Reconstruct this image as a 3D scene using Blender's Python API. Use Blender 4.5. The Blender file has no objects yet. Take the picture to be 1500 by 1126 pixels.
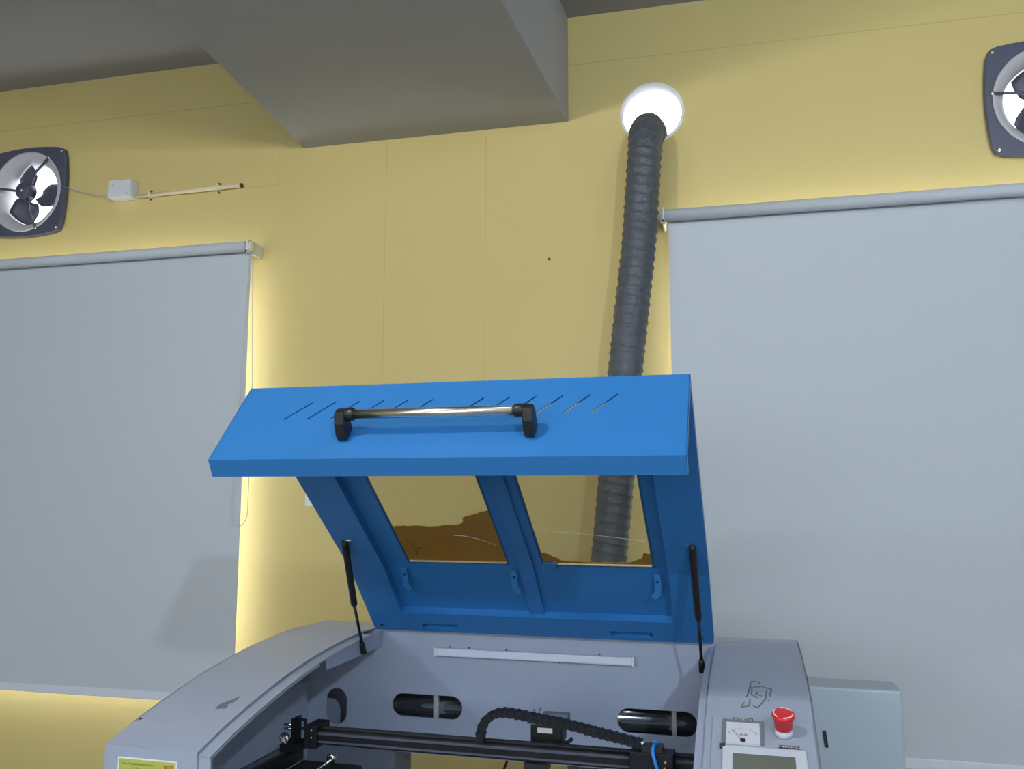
import bpy, bmesh, math, random
from mathutils import Vector, Matrix
random.seed(7)
sc = bpy.context.scene
CO = sc.collection
H = 1.5                       # eye height; heights below are written relative to it

# ---------------------------------------------------------------- camera
cam = bpy.data.objects.new('camera', bpy.data.cameras.new('camera'))
CO.objects.link(cam)
f_px, yaw, pitch, roll = 1292.4, .2442, .1268, .0022
cam.data.sensor_fit = 'HORIZONTAL'
cam.data.sensor_width = 36.0
cam.data.lens = f_px / 1500 * 36
cam.data.clip_start = .05
fw = Vector((-math.sin(yaw) * math.cos(pitch), math.cos(yaw) * math.cos(pitch), math.sin(pitch)))
rt = Vector((math.cos(yaw), math.sin(yaw), 0)); up = rt.cross(fw)
r2 = rt * math.cos(roll) + up * math.sin(roll); u2 = up * math.cos(roll) - rt * math.sin(roll)
cam.matrix_world = Matrix(((r2.x, u2.x, -fw.x, 0), (r2.y, u2.y, -fw.y, 0), (r2.z, u2.z, -fw.z, H), (0, 0, 0, 1)))
sc.camera = cam

# ---------------------------------------------------------------- world, exposure
w = bpy.data.worlds.new('daylight'); sc.world = w; w.use_nodes = True
bg = w.node_tree.nodes['Background']
bg.inputs[0].default_value = (.90, .95, 1.0, 1); 
sc.view_settings.view_transform = 'Standard'
sc.view_settings.look = 'None'
sc.view_settings.gamma = 1.0
sc.view_settings.use_curve_mapping = False
sc.view_settings.exposure = 0.0
LAMPS = {'beam': 740.0, 'right': 1850.0, 'left': 900.0, 'over': 130.0, 'back': 40.0}
LAMP_C = {'beam': (1.05, 1.0, .88), 'right': (.80, 1.0, 1.20), 'left': (.80, 1.0, 1.18)}
TUBE_C = (.92, 1.0, 1.08)
WORLD_S = 5.0
WINDOW_W = 58.0               # through the two windows behind the blinds
FRONT_W, FRONT_C = 35.0, (.75, .88, 1.0)   # frontal fill, from the window added behind the camera
#OVERRIDE
bg.inputs[1].default_value = WORLD_S


def area(name, loc, rot, sx, sy, power, col):
    l = bpy.data.lights.new(name, 'AREA'); l.shape = 'RECTANGLE'; l.size = sx; l.size_y = sy
    l.energy = power; l.color = col
    o = bpy.data.objects.new(name, l); CO.objects.link(o); o.location = loc; o.rotation_euler = rot
    return o


# daylight entering through the two windows (at the glass, facing the room)
WIN = [(-3.9, -2.078, -.82, 1.0), (-.15, 2.2, -.84, 1.0)]      # x0 x1 z0 z1
for i, (a, b, c, d) in enumerate(WIN):
    area('window_daylight', ((a + b) / 2, 3.53, (c + d) / 2 + H), (math.radians(-90), 0, 0), b - a - .06, d - c - .06,
         WINDOW_W * (b - a) / 2, (1.0, .93, .85))

area('window_daylight', (-.7, -5.42, 1.8), (math.radians(90), 0, 0), 5.7, 1.5, FRONT_W, FRONT_C)  # bluish fill light added behind the camera

# ---------------------------------------------------------------- materials
def mat(name, col, rough=.5, metal=0.0, spec=.5, bump=None, noise=None, emit=None, trans=0.0, ior=1.45, alpha=None, coat=0):
    m = bpy.data.materials.new(name); m.use_nodes = True
    nt = m.node_tree; n = nt.nodes; b = n['Principled BSDF']
    b.inputs['Base Color'].default_value = (*col, 1)
    b.inputs['Roughness'].default_value = rough
    b.inputs['Metallic'].default_value = metal
    b.inputs['Specular IOR Level'].default_value = spec
    b.inputs['Transmission Weight'].default_value = trans
    b.inputs['IOR'].default_value = ior
    b.inputs['Coat Weight'].default_value = coat
    tc = n.new('ShaderNodeTexCoord')
    if noise:                                   # (scale, amount) gentle mottling of the colour
        t = n.new('ShaderNodeTexNoise'); t.inputs['Scale'].default_value = noise[0]; t.inputs['Detail'].default_value = 5
        nt.links.new(tc.outputs['Object'], t.inputs['Vector'])
        mx = n.new('ShaderNodeMix'); mx.data_type = 'RGBA'
        k = noise[1]
        mx.inputs['A'].default_value = (*[c * (1 - k) for c in col], 1)
        mx.inputs['B'].default_value = (*[min(1, c * (1 + k)) for c in col], 1)
        nt.links.new(t.outputs['Fac'], mx.inputs['Factor']); nt.links.new(mx.outputs['Result'], b.inputs['Base Color'])
    if bump:                                    # (scale, strength, distance)
        t = n.new('ShaderNodeTexNoise'); t.inputs['Scale'].default_value = bump[0]; t.inputs['Detail'].default_value = 4
        nt.links.new(tc.outputs['Object'], t.inputs['Vector'])
        bp = n.new('ShaderNodeBump'); bp.inputs['Strength'].default_value = bump[1]; bp.inputs['Distance'].default_value = bump[2]
        nt.links.new(t.outputs['Fac'], bp.inputs['Height']); nt.links.new(bp.outputs['Normal'], b.inputs['Normal'])
    if emit:
        b.inputs['Emission Color'].default_value = (*emit[0], 1); b.inputs['Emission Strength'].default_value = emit[1]
    return m


M = {}
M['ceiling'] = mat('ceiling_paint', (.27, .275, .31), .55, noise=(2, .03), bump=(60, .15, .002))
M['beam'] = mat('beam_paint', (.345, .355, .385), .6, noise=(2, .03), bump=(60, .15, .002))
M['side_wall'] = mat('side_wall_paint', (.45, .38, .22), .7)
M['floor'] = mat('floor_tile', (.20, .19, .18), .35, noise=(3, .08))
M['grey'] = mat('grey_powder_coat', (.34, .38, .485), .42, noise=(3, .03), bump=(500, .12, .0005))
M['grey_dark'] = mat('dark_grey_panel', (.16, .18, .22), .5)
M['housing'] = mat('pale_grey_powder_coat', (.42, .475, .53), .45, noise=(3, .03), bump=(500, .12, .0005))
M['blue'] = mat('blue_powder_coat', (.027, .170, .455), .36, noise=(4, .03), bump=(500, .12, .0005))
M['black'] = mat('black_plastic', (.012, .013, .014), .38)
M['black_metal'] = mat('black_anodised_metal', (.011, .013, .016), .42, spec=.22)
M['chrome'] = mat('chrome', (.75, .75, .74), .18, metal=1)
M['steel'] = mat('brushed_steel', (.72, .71, .68), .27, metal=1)
M['white'] = mat('white_plastic', (.72, .73, .78), .4)
M['box_white'] = mat('junction_box_plastic', (.66, .68, .72), .45)
M['conduit'] = mat('cream_pvc', (.74, .64, .42), .4)
M['fabric'] = mat('grey_blind_fabric', (.52, .56, .62), .8, noise=(120, .035), bump=(900, .25, .0006))
M['bar'] = mat('pale_grey_blind_bar', (.66, .69, .78), .45)
M['bracket'] = mat('ivory_bracket', (.66, .67, .62), .4)
M['cord'] = mat('clear_bead_cord', (.60, .60, .58), .4)
M['fan_frame'] = mat('haze_tinted_fan_metal', (.075, .080, .125), .4, noise=(8, .15))  # bluish glare haze is mixed into the dark grey colour
M['fan_ring'] = mat('pale_fan_ring', (.50, .49, .52), .5)
M['fan_blade'] = mat('dark_fan_blade', (.075, .075, .105), .38)
M['paper'] = mat('white_paper', (.70, .71, .73), .8)
M['kraft'] = mat('brown_kraft_paper', (.60, .39, .11), .85, noise=(9, .18))
M['ink'] = mat('dark_ink', (.02, .02, .03), .7)
M['ink_brown'] = mat('brown_ink', (.12, .055, .012), .8)
M['ink_grey'] = mat('grey_printed_ink', (.14, .16, .19), .6)
M['label_yellow'] = mat('yellow_label', (.43, .48, .09), .5)
M['label_white'] = mat('white_label', (.75, .78, .78), .5)
M['olive'] = mat('olive_ink', (.16, .17, .02), .6)
M['red'] = mat('red_plastic', (.62, .022, .030), .32)
M['red_ink'] = mat('red_ink', (.45, .05, .03), .5)
M['screen'] = mat('grey_display_film', (.135, .145, .125), .3)
M['meter_face'] = mat('meter_face', (.62, .62, .70), .3)
M['bezel'] = mat('white_bezel', (.58, .61, .68), .4)
M['tube_blue'] = mat('blue_air_hose', (.02, .20, .62), .3)
M['brass'] = mat('brass', (.65, .42, .12), .3, metal=1)
M['cream_foam'] = mat('white_sealant', (.80, .80, .80), .6)
M['laser_glass'] = mat('smoked_glass_tube', (.55, .57, .58), .12, metal=.9)
M['strip'] = mat('white_led_strip', (.68, .69, .80), .35)
M['rubber'] = mat('black_rubber', (.02, .02, .02), .6)
M['window_frame'] = mat('window_frame_paint', (.7, .7, .68), .5)

# flexible duct: dark grey foil-faced hose with fine crinkles
M['duct'] = mat('grey_duct_foil', (.075, .085, .105), .42, spec=.6, bump=(70, .9, .006), noise=(25, .25))

# kraft paper lets some of the light behind it through
kn = M['kraft'].node_tree; kb = kn.nodes['Principled BSDF']; tl = kn.nodes.new('ShaderNodeBsdfTranslucent'); km = kn.nodes.new('ShaderNodeMixShader')
tl.inputs[0].default_value = (.76, .53, .17, 1); km.inputs[0].default_value = .55
kn.links.new(kb.outputs[0], km.inputs[1]); kn.links.new(tl.outputs[0], km.inputs[2])
kn.links.new(km.outputs[0], [q for q in kn.nodes if q.type == 'OUTPUT_MATERIAL'][0].inputs['Surface'])

# clear acrylic (thin sheet: mostly straight through, a little glossy)
m = bpy.data.materials.new('clear_acrylic'); m.use_nodes = True
nt = m.node_tree; n = nt.nodes; n.clear()
out = n.new('ShaderNodeOutputMaterial'); tr = n.new('ShaderNodeBsdfTransparent'); gl = n.new('ShaderNodeBsdfGlossy')
tr.inputs[0].default_value = (.86, .85, .81, 1); gl.inputs['Roughness'].default_value = .08
mx = n.new('ShaderNodeMixShader'); mx.inputs[0].default_value = .035; nt.links.new(tr.outputs[0], mx.inputs[1])
nt.links.new(gl.outputs[0], mx.inputs[2]); nt.links.new(mx.outputs[0], out.inputs[0]); M['acrylic'] = m
m2 = m.copy(); m2.name = 'window_glass'; M['glass'] = m2
for nn in m2.node_tree.nodes:
    if nn.type == 'BSDF_TRANSPARENT': nn.inputs[0].default_value = (.95, .96, .96, 1)

# lamp tube
m = bpy.data.materials.new('lit_tube'); m.use_nodes = True
nt = m.node_tree; nt.nodes.clear(); out = nt.nodes.new('ShaderNodeOutputMaterial')
def tube_mat(name, s, c=None):
    m = bpy.data.materials.new(name); m.use_nodes = True
    nt = m.node_tree; nt.nodes.clear(); out = nt.nodes.new('ShaderNodeOutputMaterial')
    em = nt.nodes.new('ShaderNodeEmission'); em.inputs[0].default_value = (*(c or TUBE_C), 1); em.inputs[1].default_value = s
    nt.links.new(em.outputs[0], out.inputs[0]); return m

# yellow wall with faint board joints
m = mat('yellow_wall_paint', (.60, .475, .185), .62, bump=(45, .12, .002)); nt = m.node_tree; n = nt.nodes; b = n['Principled BSDF']
geo = n.new('ShaderNodeNewGeometry'); sep = n.new('ShaderNodeSeparateXYZ'); nt.links.new(geo.outputs['Position'], sep.inputs[0])
def math_node(op, a, bb=None, c=None):
    k = n.new('ShaderNodeMath'); k.operation = op
    for i, v in enumerate((a, bb, c)):
        if v is None: continue
        if isinstance(v, (int, float)): k.inputs[i].default_value = v
        else: nt.links.new(v, k.inputs[i])
    return k.outputs[0]
def line_mask(axis, pos, width, lo=None, hi=None):
    d = math_node('ABSOLUTE', math_node('SUBTRACT', sep.outputs[axis], pos))
    k = math_node('LESS_THAN', d, width)
    o = 'Z' if axis == 'X' else 'X'
    if lo is not None: k = math_node('MULTIPLY', k, math_node('GREATER_THAN', sep.outputs[o], lo))
    if hi is not None: k = math_node('MULTIPLY', k, math_node('LESS_THAN', sep.outputs[o], hi))
    return k
tot = None
for args in [('Z', 1.793 + H, .0022), ('X', -.976, .0015, 1.8, 1.52 + H), ('X', -1.425, .0015, 1.8, 1.54 + H),
             ('X', -1.944, .0015, 1.386 + H, 1.55 + H), ('Z', 1.386 + H, .0018, -2.11, -1.944)]:
    k = line_mask(*args); tot = k if tot is None else math_node('MAXIMUM', tot, k)
ns = n.new('ShaderNodeTexNoise'); ns.inputs['Scale'].default_value = 1.6; nt.links.new(geo.outputs['Position'], ns.inputs['Vector'])
base = n.new('ShaderNodeMix'); base.data_type = 'RGBA'
base.inputs['A'].default_value = (.59, .475, .185, 1); base.inputs['B'].default_value = (.65, .515, .215, 1)
nt.links.new(ns.outputs['Fac'], base.inputs['Factor'])
mx = n.new('ShaderNodeMix'); mx.data_type = 'RGBA'; mx.inputs['B'].default_value = (.44, .33, .11, 1)
nt.links.new(base.outputs['Result'], mx.inputs['A']); nt.links.new(math_node('MULTIPLY', tot, .55), mx.inputs['Factor'])
nt.links.new(mx.outputs['Result'], b.inputs['Base Color'])
M['wall'] = m


# ---------------------------------------------------------------- mesh helper
class MB:
    def __init__(s): s.bm = bmesh.new()

    def poly_prism(s, pts, a, b, axis='x'):
        """polygon pts (two coords) extruded between a and b along axis"""
        def v(p, t):
            return {'x': (t, p[0], p[1]), 'y': (p[0], t, p[1]), 'z': (p[0], p[1], t)}[axis]
        A = [s.bm.verts.new(v(p, a)) for p in pts]; B = [s.bm.verts.new(v(p, b)) for p in pts]
        s.bm.faces.new(A); s.bm.faces.new(B[::-1])
        for i in range(len(pts)):
            j = (i + 1) % len(pts); s.bm.faces.new((A[j], A[i], B[i], B[j]))
        return s

    def box(s, x0, x1, y0, y1, z0, z1):
        return s.poly_prism([(y0, z0), (y1, z0), (y1, z1), (y0, z1)], x0, x1, 'x')

    def obox(s, c, ax, ay, az, hx, hy, hz):
        c = Vector(c); ax, ay, az = Vector(ax).normalized(), Vector(ay).normalized(), Vector(az).normalized()
        vs = [s.bm.verts.new(c + ax * (i * hx) + ay * (j * hy) + az * (k * hz)) for i in (-1, 1) for j in (-1, 1) for k in (-1, 1)]
        for q in [(0, 1, 3, 2), (4, 6, 7, 5), (0, 4, 5, 1), (2, 3, 7, 6), (0, 2, 6, 4), (1, 5, 7, 3)]:
            s.bm.faces.new([vs[i] for i in q])
        return s

    def strip(s, prof, x0, x1, th, flip=1):
        """sheet following a (y,z) polyline, extruded in x, with thickness th"""
        P = [Vector(p) for p in prof]; N = []
        for i in range(len(P)):
            d = Vector((0, 0))
            if i > 0: d += (P[i] - P[i - 1]).normalized()
            if i < len(P) - 1: d += (P[i + 1] - P[i]).normalized()
            d.normalize(); N.append(Vector((-d.y, d.x)) * flip)
        pts = [tuple(p) for p in P] + [tuple(p - q * th) for p, q in zip(P[::-1], N[::-1])]
        s.quad_prism(pts, len(P), x0, x1); return s

    def quad_prism(s, pts, k, x0, x1):
        L = [[s.bm.verts.new((x, *p)) for p in pts] for x in (x0, x1)]; n = len(pts)
        for i in range(n):
            j = (i + 1) % n; s.bm.faces.new((L[0][j], L[0][i], L[1][i], L[1][j]))
        for i in range(k - 1):
            a, b_, c, d = i, i + 1, n - 2 - i, n - 1 - i
            s.bm.faces.new([L[0][q] for q in (a, b_, c, d)]); s.bm.faces.new([L[1][q] for q in (d, c, b_, a)])

    def tube(s, path, r, seg=12, caps=True, rfun=None):
        P = [Vector(p) for p in path]; rings = []
        t0 = (P[1] - P[0]).normalized(); u = t0.orthogonal().normalized(); acc = 0
        for i, p in enumerate(P):
            t = ((P[min(i + 1, len(P) - 1)] - P[max(i - 1, 0)])).normalized()
            u = (u - t * u.dot(t)).normalized(); v = t.cross(u)
            if i: acc += (P[i] - P[i - 1]).length
            ring = []
            for k in range(seg):
                a = 2 * math.pi * k / seg
                rr = rfun(acc, a) if rfun else (r[i] if isinstance(r, (list, tuple)) else r)
                ring.append(s.bm.verts.new(p + (u * math.cos(a) + v * math.sin(a)) * rr))
            rings.append(ring)
        for A, B in zip(rings, rings[1:]):
            for k in range(seg):
                j = (k + 1) % seg; f = s.bm.faces.new((A[k], A[j], B[j], B[k])); f.smooth = True
        if caps:
            s.bm.faces.new(rings[0][::-1]); s.bm.faces.new(rings[-1])
        return s

    def lathe(s, c, axis, prof, seg=32, caps=True):
        """prof: (radius, distance along axis)"""
        c = Vector(c); t = Vector(axis).normalized(); u = t.orthogonal().normalized(); v = t.cross(u); R = []
        for r, h in prof:
            R.append([s.bm.verts.new(c + t * h + (u * math.cos(2 * math.pi * k / seg) + v * math.sin(2 * math.pi * k / seg)) * max(r, 1e-5)) for k in range(seg)])
        for A, B in zip(R, R[1:]):
            for k in range(seg):
                j = (k + 1) % seg; f = s.bm.faces.new((A[k], A[j], B[j], B[k])); f.smooth = True
        if caps and prof[0][0] > 1e-4: s.bm.faces.new(R[0][::-1])
        if caps and prof[-1][0] > 1e-4: s.bm.faces.new(R[-1])
        return s

    def build(s, name, m, parent=None, origin=(0, 0, 0), bevel=0, lift=True, auto=40):
        bm = s.bm
        bmesh.ops.remove_doubles(bm, verts=bm.verts, dist=1e-6)
        bmesh.ops.recalc_face_normals(bm, faces=bm.faces)
        o3 = Vector(origin)
        for v in bm.verts: v.co -= o3
        me = bpy.data.meshes.new(name); bm.to_mesh(me); bm.free()
        me.materials.append(m if not isinstance(m, str) else M[m])
        for mm in []: pass
        o = bpy.data.objects.new(name, me); CO.objects.link(o)
        if parent is not None: o.parent = parent
        else: o.location = o3
        if bevel:
            md = o.modifiers.new('edge', 'BEVEL'); md.width = bevel; md.segments = 2; md.limit_method = 'ANGLE'; md.angle_limit = math.radians(35)
        return o


def rel(o_loc):
    return Vector(o_loc)

def tag(o, label=None, cat=None, group=None, kind=None):
    if label: o['label'] = label
    if cat: o['category'] = cat
    if group: o['group'] = group
    if kind: o['kind'] = kind
    return o

def empty(name, loc, rz=0):
    o = bpy.data.objects.new(name, None); CO.objects.link(o); o.location = loc; o.rotation_euler = (0, 0, rz)
    o.empty_display_size = .1
    return o

def cut(o, cutters):
    """subtract the cutter objects from o's mesh, then delete them"""
    for c in cutters:
        md = o.modifiers.new('cut', 'BOOLEAN'); md.object = c; md.operation = 'DIFFERENCE'; md.solver = 'EXACT'
    bpy.context.view_layer.update()
    dg = bpy.context.evaluated_depsgraph_get()
    me = bpy.data.meshes.new_from_object(o.evaluated_get(dg))
    o.modifiers.clear(); old = o.data; me.name = old.name; o.data = me
    for c in cutters: bpy.data.objects.remove(c, do_unlink=True)
    return o

def text_into(mb, body, size, origin, ux, uy, depth=.0004, align='LEFT', bold=0):
    """flat raised lettering: text laid from origin along ux with up uy"""
    cu = bpy.data.curves.new('lettering', 'FONT'); cu.body = body; cu.size = size; cu.align_x = align; cu.extrude = depth; cu.offset = bold
    to = bpy.data.objects.new('lettering', cu); CO.objects.link(to)
    bpy.context.view_layer.update()
    me = bpy.data.meshes.new_from_object(to.evaluated_get(bpy.context.evaluated_depsgraph_get()))
    ux = Vector(ux).normalized(); uy = Vector(uy).normalized(); uz = ux.cross(uy); o = Vector(origin)
    vs = [mb.bm.verts.new(o + ux * v.co.x + uy * v.co.y + uz * v.co.z) for v in me.vertices]
    for p in me.polygons:
        try: mb.bm.faces.new([vs[i] for i in p.vertices])
        except ValueError: pass
    bpy.data.objects.remove(to, do_unlink=True); bpy.data.meshes.remove(me); bpy.data.curves.remove(cu)
    return mb

# ================================================================ THE ROOM
YW = 3.45
CZ = 2.005 + H
X0, X1, Y0 = -5.2, 3.4, -5.4
FW = (-3.6, 2.2, 1.0, 2.6)          # window added behind the camera for frontal fill: x0 x1 z0 z1
FANS = [(-3.275, 1.457), (1.165, 1.447)]
DUCT = (-.277, 1.548, .121)

wall = MB().box(X0, X1, YW, YW + .16, 0, CZ + .1).build('wall_back', 'wall'); tag(wall, kind='structure')
cs = []
for (a, b, c, d) in WIN:
    cs.append(MB().box(a, b, YW - .1, YW + .4, c + H, d + H).build('cutter', 'wall'))
for (x, z) in FANS:
    cs.append(MB().lathe((x, YW - .1, z + H), (0, 1, 0), [(.165, 0), (.165, .5)], 64).build('cutter', 'wall'))
cs.append(MB().lathe((DUCT[0], YW - .1, DUCT[1] + H), (0, 1, 0), [(DUCT[2], 0), (DUCT[2], .5)], 64).build('cutter', 'wall'))
cut(wall, cs)
fwl = tag(MB().box(X0 - .1, X1 + .1, Y0 - .16, Y0, 0, CZ + .1).build('wall_front', 'side_wall'), kind='structure')
cut(fwl, [MB().box(FW[0], FW[1], Y0 - .4, Y0 + .1, FW[2], FW[3]).build('cutter', 'wall')])
for nm, a in [('wall_left', (X0 - .1, X0, Y0, YW, 0, CZ + .1)), ('wall_right', (X1, X1 + .1, Y0, YW, 0, CZ + .1))]:
    tag(MB().box(*a).build(nm, 'side_wall'), kind='structure')
tag(MB().box(X0 - .1, X1 + .1, Y0 - .1, YW + .16, -.1, 0).build('floor', 'floor'), kind='structure')
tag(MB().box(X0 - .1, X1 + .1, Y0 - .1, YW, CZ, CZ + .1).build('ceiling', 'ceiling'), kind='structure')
# deep beam, narrowing slightly towards the wall side it meets
bz = 1.547 + H
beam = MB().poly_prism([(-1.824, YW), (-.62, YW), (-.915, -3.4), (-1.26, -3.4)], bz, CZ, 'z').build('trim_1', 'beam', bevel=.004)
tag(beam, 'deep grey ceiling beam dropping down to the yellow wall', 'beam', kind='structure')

# windows behind the blinds
for i, (a, b, c, d) in enumerate(WIN):
    wn = empty('window_%d' % (i + 1), ((a + b) / 2, YW + .11, c + H)); tag(wn, kind='structure')
    L = wn.location
    m_ = MB(); t = .04
    m_.box(a, b, YW + .10, YW + .14, c + H, c + H + t); m_.box(a, b, YW + .10, YW + .14, d + H - t, d + H)
    m_.box(a, a + t, YW + .10, YW + .14, c + H + t, d + H - t); m_.box(b - t, b, YW + .10, YW + .14, c + H + t, d + H - t)
    m_.box((a + b) / 2 - t / 2, (a + b) / 2 + t / 2, YW + .10, YW + .14, c + H + t, d + H - t)
    m_.build('window_frame', 'window_frame', wn, origin=L)
    MB().box(a + t, b - t, YW + .118, YW + .122, c + H + t, d + H - t).build('window_pane', 'glass', wn, origin=L)

wn = empty('window_3', ((FW[0] + FW[1]) / 2, Y0 - .1, FW[2])); tag(wn, kind='structure'); L = wn.location  # unseen window, added to go with the frontal fill light
m_ = MB(); t = .05; a, b, c, d = FW
m_.box(a, b, Y0 - .12, Y0 - .08, c, c + t); m_.box(a, b, Y0 - .12, Y0 - .08, d - t, d)
for k in range(5):
    x = a + (b - a - t) * k / 4; m_.box(x, x + t, Y0 - .12, Y0 - .08, c + t, d - t)
m_.build('window_frame', 'window_frame', wn, origin=L)
MB().box(a, b, Y0 - .102, Y0 - .098, c, d).build('window_pane', 'glass', wn, origin=L)

# ================================================================ LAMPS (above and behind the camera's view; the tubes are added fill)
def fill_tube_light(p0, p1, strength, label, drop=.0):
    p0, p1 = Vector(p0), Vector(p1); c = (p0 + p1) / 2
    t = empty('fill_tube_light', (c.x, c.y, c.z + .035)); tag(t, label, 'light')
    d = (p1 - p0).normalized(); s_ = d.cross(Vector((0, 0, 1)))
    hs = MB().obox(c + Vector((0, 0, .028)), d, s_, (0, 0, 1), (p1 - p0).length / 2 + .02, .02, .012)
    hs.obox(p0, d, s_, (0, 0, 1), .012, .014, .018); hs.obox(p1, d, s_, (0, 0, 1), .012, .014, .018)
    hs.build('housing', 'white', t, origin=t.location, bevel=.002)
    MB().tube([p0 + d * .012, p1 - d * .012], .013, 12).build('tube', tube_mat('lit_tube', strength), t, origin=t.location)
    if drop:
        for q in (p0 + d * .15, p1 - d * .15):
            MB().tube([q + Vector((0, 0, .04)), q + Vector((0, 0, .04 + drop))], .004, 8).build('hanger', 'white', t, origin=t.location)
    return t

def bulb_lamp(x, y, z, top, strength, label, col=None):
    """globe lamp on a short rod from the surface above it; z is the globe's centre, top the surface's height"""
    t = empty('pendant_lamp', (x, y, top)); tag(t, label, 'light'); L = t.location
    MB().lathe((x, y, top), (0, 0, -1), [(.045, 0), (.045, .012), (.020, .020)], 24).build('ceiling_rose', 'white', t, origin=L)
    if top - z > .10: MB().tube([(x, y, top - .018), (x, y, z + .070)], .004, 8).build('cord', 'white', t, origin=L)
    MB().lathe((x, y, z + .075), (0, 0, -1), [(.012, -.004), (.021, 0), (.021, .032), (.018, .036)], 24).build('lamp_holder', 'white', t, origin=L)
    R0 = .048; prof = [(.016, .040), (.016, .034)] + [(R0 * math.sin(a), R0 * math.cos(a)) for a in [.42 + (math.pi - .42) * k / 14 for k in range(15)]]
    MB().lathe((x, y, z), (0, 0, 1), prof, 24, caps=False).build('bulb', tube_mat('lit_bulb', strength, col), t, origin=L)
    return t

bulb_lamp(-1.12, .45, 1.455 + H, 1.547 + H, LAMPS['beam'], 'round white lamp under the deep grey beam', LAMP_C['beam'])
bulb_lamp(1.3, -1.4, 1.30 + H, 2.005 + H, LAMPS['right'], 'round white pendant lamp right of the beam', LAMP_C['right'])
bulb_lamp(-3.3, -1.4, 1.02 + H, 2.005 + H, LAMPS['left'], 'round white pendant lamp left of the beam', LAMP_C['left'])
fill_tube_light((.9, 1.0, 1.96 + H), (1.7, 1.0, 1.96 + H), LAMPS['over'], 'added white fill tube on the ceiling above the console side')  # unseen tube, added to brighten the console
fill_tube_light((-.6, -4.2, 1.96 + H), (.6, -4.2, 1.96 + H), LAMPS['back'], 'added white fill tube on the ceiling at the far end of the room')  # unseen tube, added as fill from behind the camera

# ================================================================ BLINDS
def blind(x0, x1, zbar, bare_end, label, bottom_h=.034, e0=.012, e1=.012):
    """bare_end: x of the end that shows its bracket"""
    Yf = 3.36
    t = empty('roller_blind', ((x0 + x1) / 2, 3.40, 1.105 + H)); tag(t, label, 'blind', 'grey roller blinds over the windows'); L = t.location
    MB().lathe((x0 - e0, 3.336, 1.076 + H), (1, 0, 0), [(.0235, 0), (.0235, x1 - x0 + e0 + e1)], 32).build('roller_tube', 'fabric', t, origin=L)
    # cloth hangs from the back of the roll
    MB().box(x0, x1, Yf, Yf + .0012, zbar + H, 1.075 + H).build('fabric', 'fabric', t, origin=L)
    MB().box(x0, x1, Yf - .005, Yf + .007, zbar - bottom_h + H, zbar + H).build('bottom_bar', 'bar', t, origin=L, bevel=.003)
    for xe, sg in ((x0 - e0, -1), (x1 + e1, 1)):
        b = MB().box(*sorted((xe, xe + sg * .012)), 3.318, 3.448, 1.046 + H, 1.108 + H)
        br = b.build('bracket', 'bracket', t, origin=L, bevel=.006)
        if abs(xe - bare_end) < .1:
            MB().lathe((xe + sg * .012, 3.350, 1.077 + H), (sg, 0, 0), [(.026, 0), (.024, .006), (.008, .008)], 24).build('chain_wheel', 'bracket', br, origin=L)
            MB().lathe((xe + sg * .006, 3.318, 1.053 + H), (0, -1, 0), [(.004, -.001), (.004, .002)], 12).build('screw', 'ink', br, origin=L)
    return t

bl = blind(-4.35, -2.012, -.812, -2.0, 'grey roller blind on the left, white brackets, light glowing round its right edge', e1=-.006)
br_ = blind(-.214, 2.6, -.874, -.226, 'grey roller blind on the right, behind the laser cutter console')
# bead cord loop of the left blind
L = bl.location
pts = []
for k in range(41):
    a = math.pi + math.pi * k / 40
    pts.append((-2.003 + .038 * math.cos(a), 3.335, -.06 + .062 * math.sin(a) + H))
path = [(-2.004, 3.340, 1.05 + H), (-2.03, 3.338, .40 + H)] + pts + [(-1.966, 3.338, .40 + H), (-1.992, 3.340, 1.05 + H)]
MB().tube(path, .0016, 6).build('bead_cord', 'cord', bl, origin=L)

# ================================================================ EXHAUST FANS
def bulged_square(h, b, n=12, corner=.03):
    P = []
    for q in range(4):
        for k in range(n):
            u_ = -1 + 2 * k / n
            x, y = h + b * (1 - u_ * u_), u_ * (h - 0)
            if k == 0: x, y = h - .006, -h + .006
            a = q * math.pi / 2
            P.append((x * math.cos(a) - y * math.sin(a), x * math.sin(a) + y * math.cos(a)))
    return P

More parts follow.
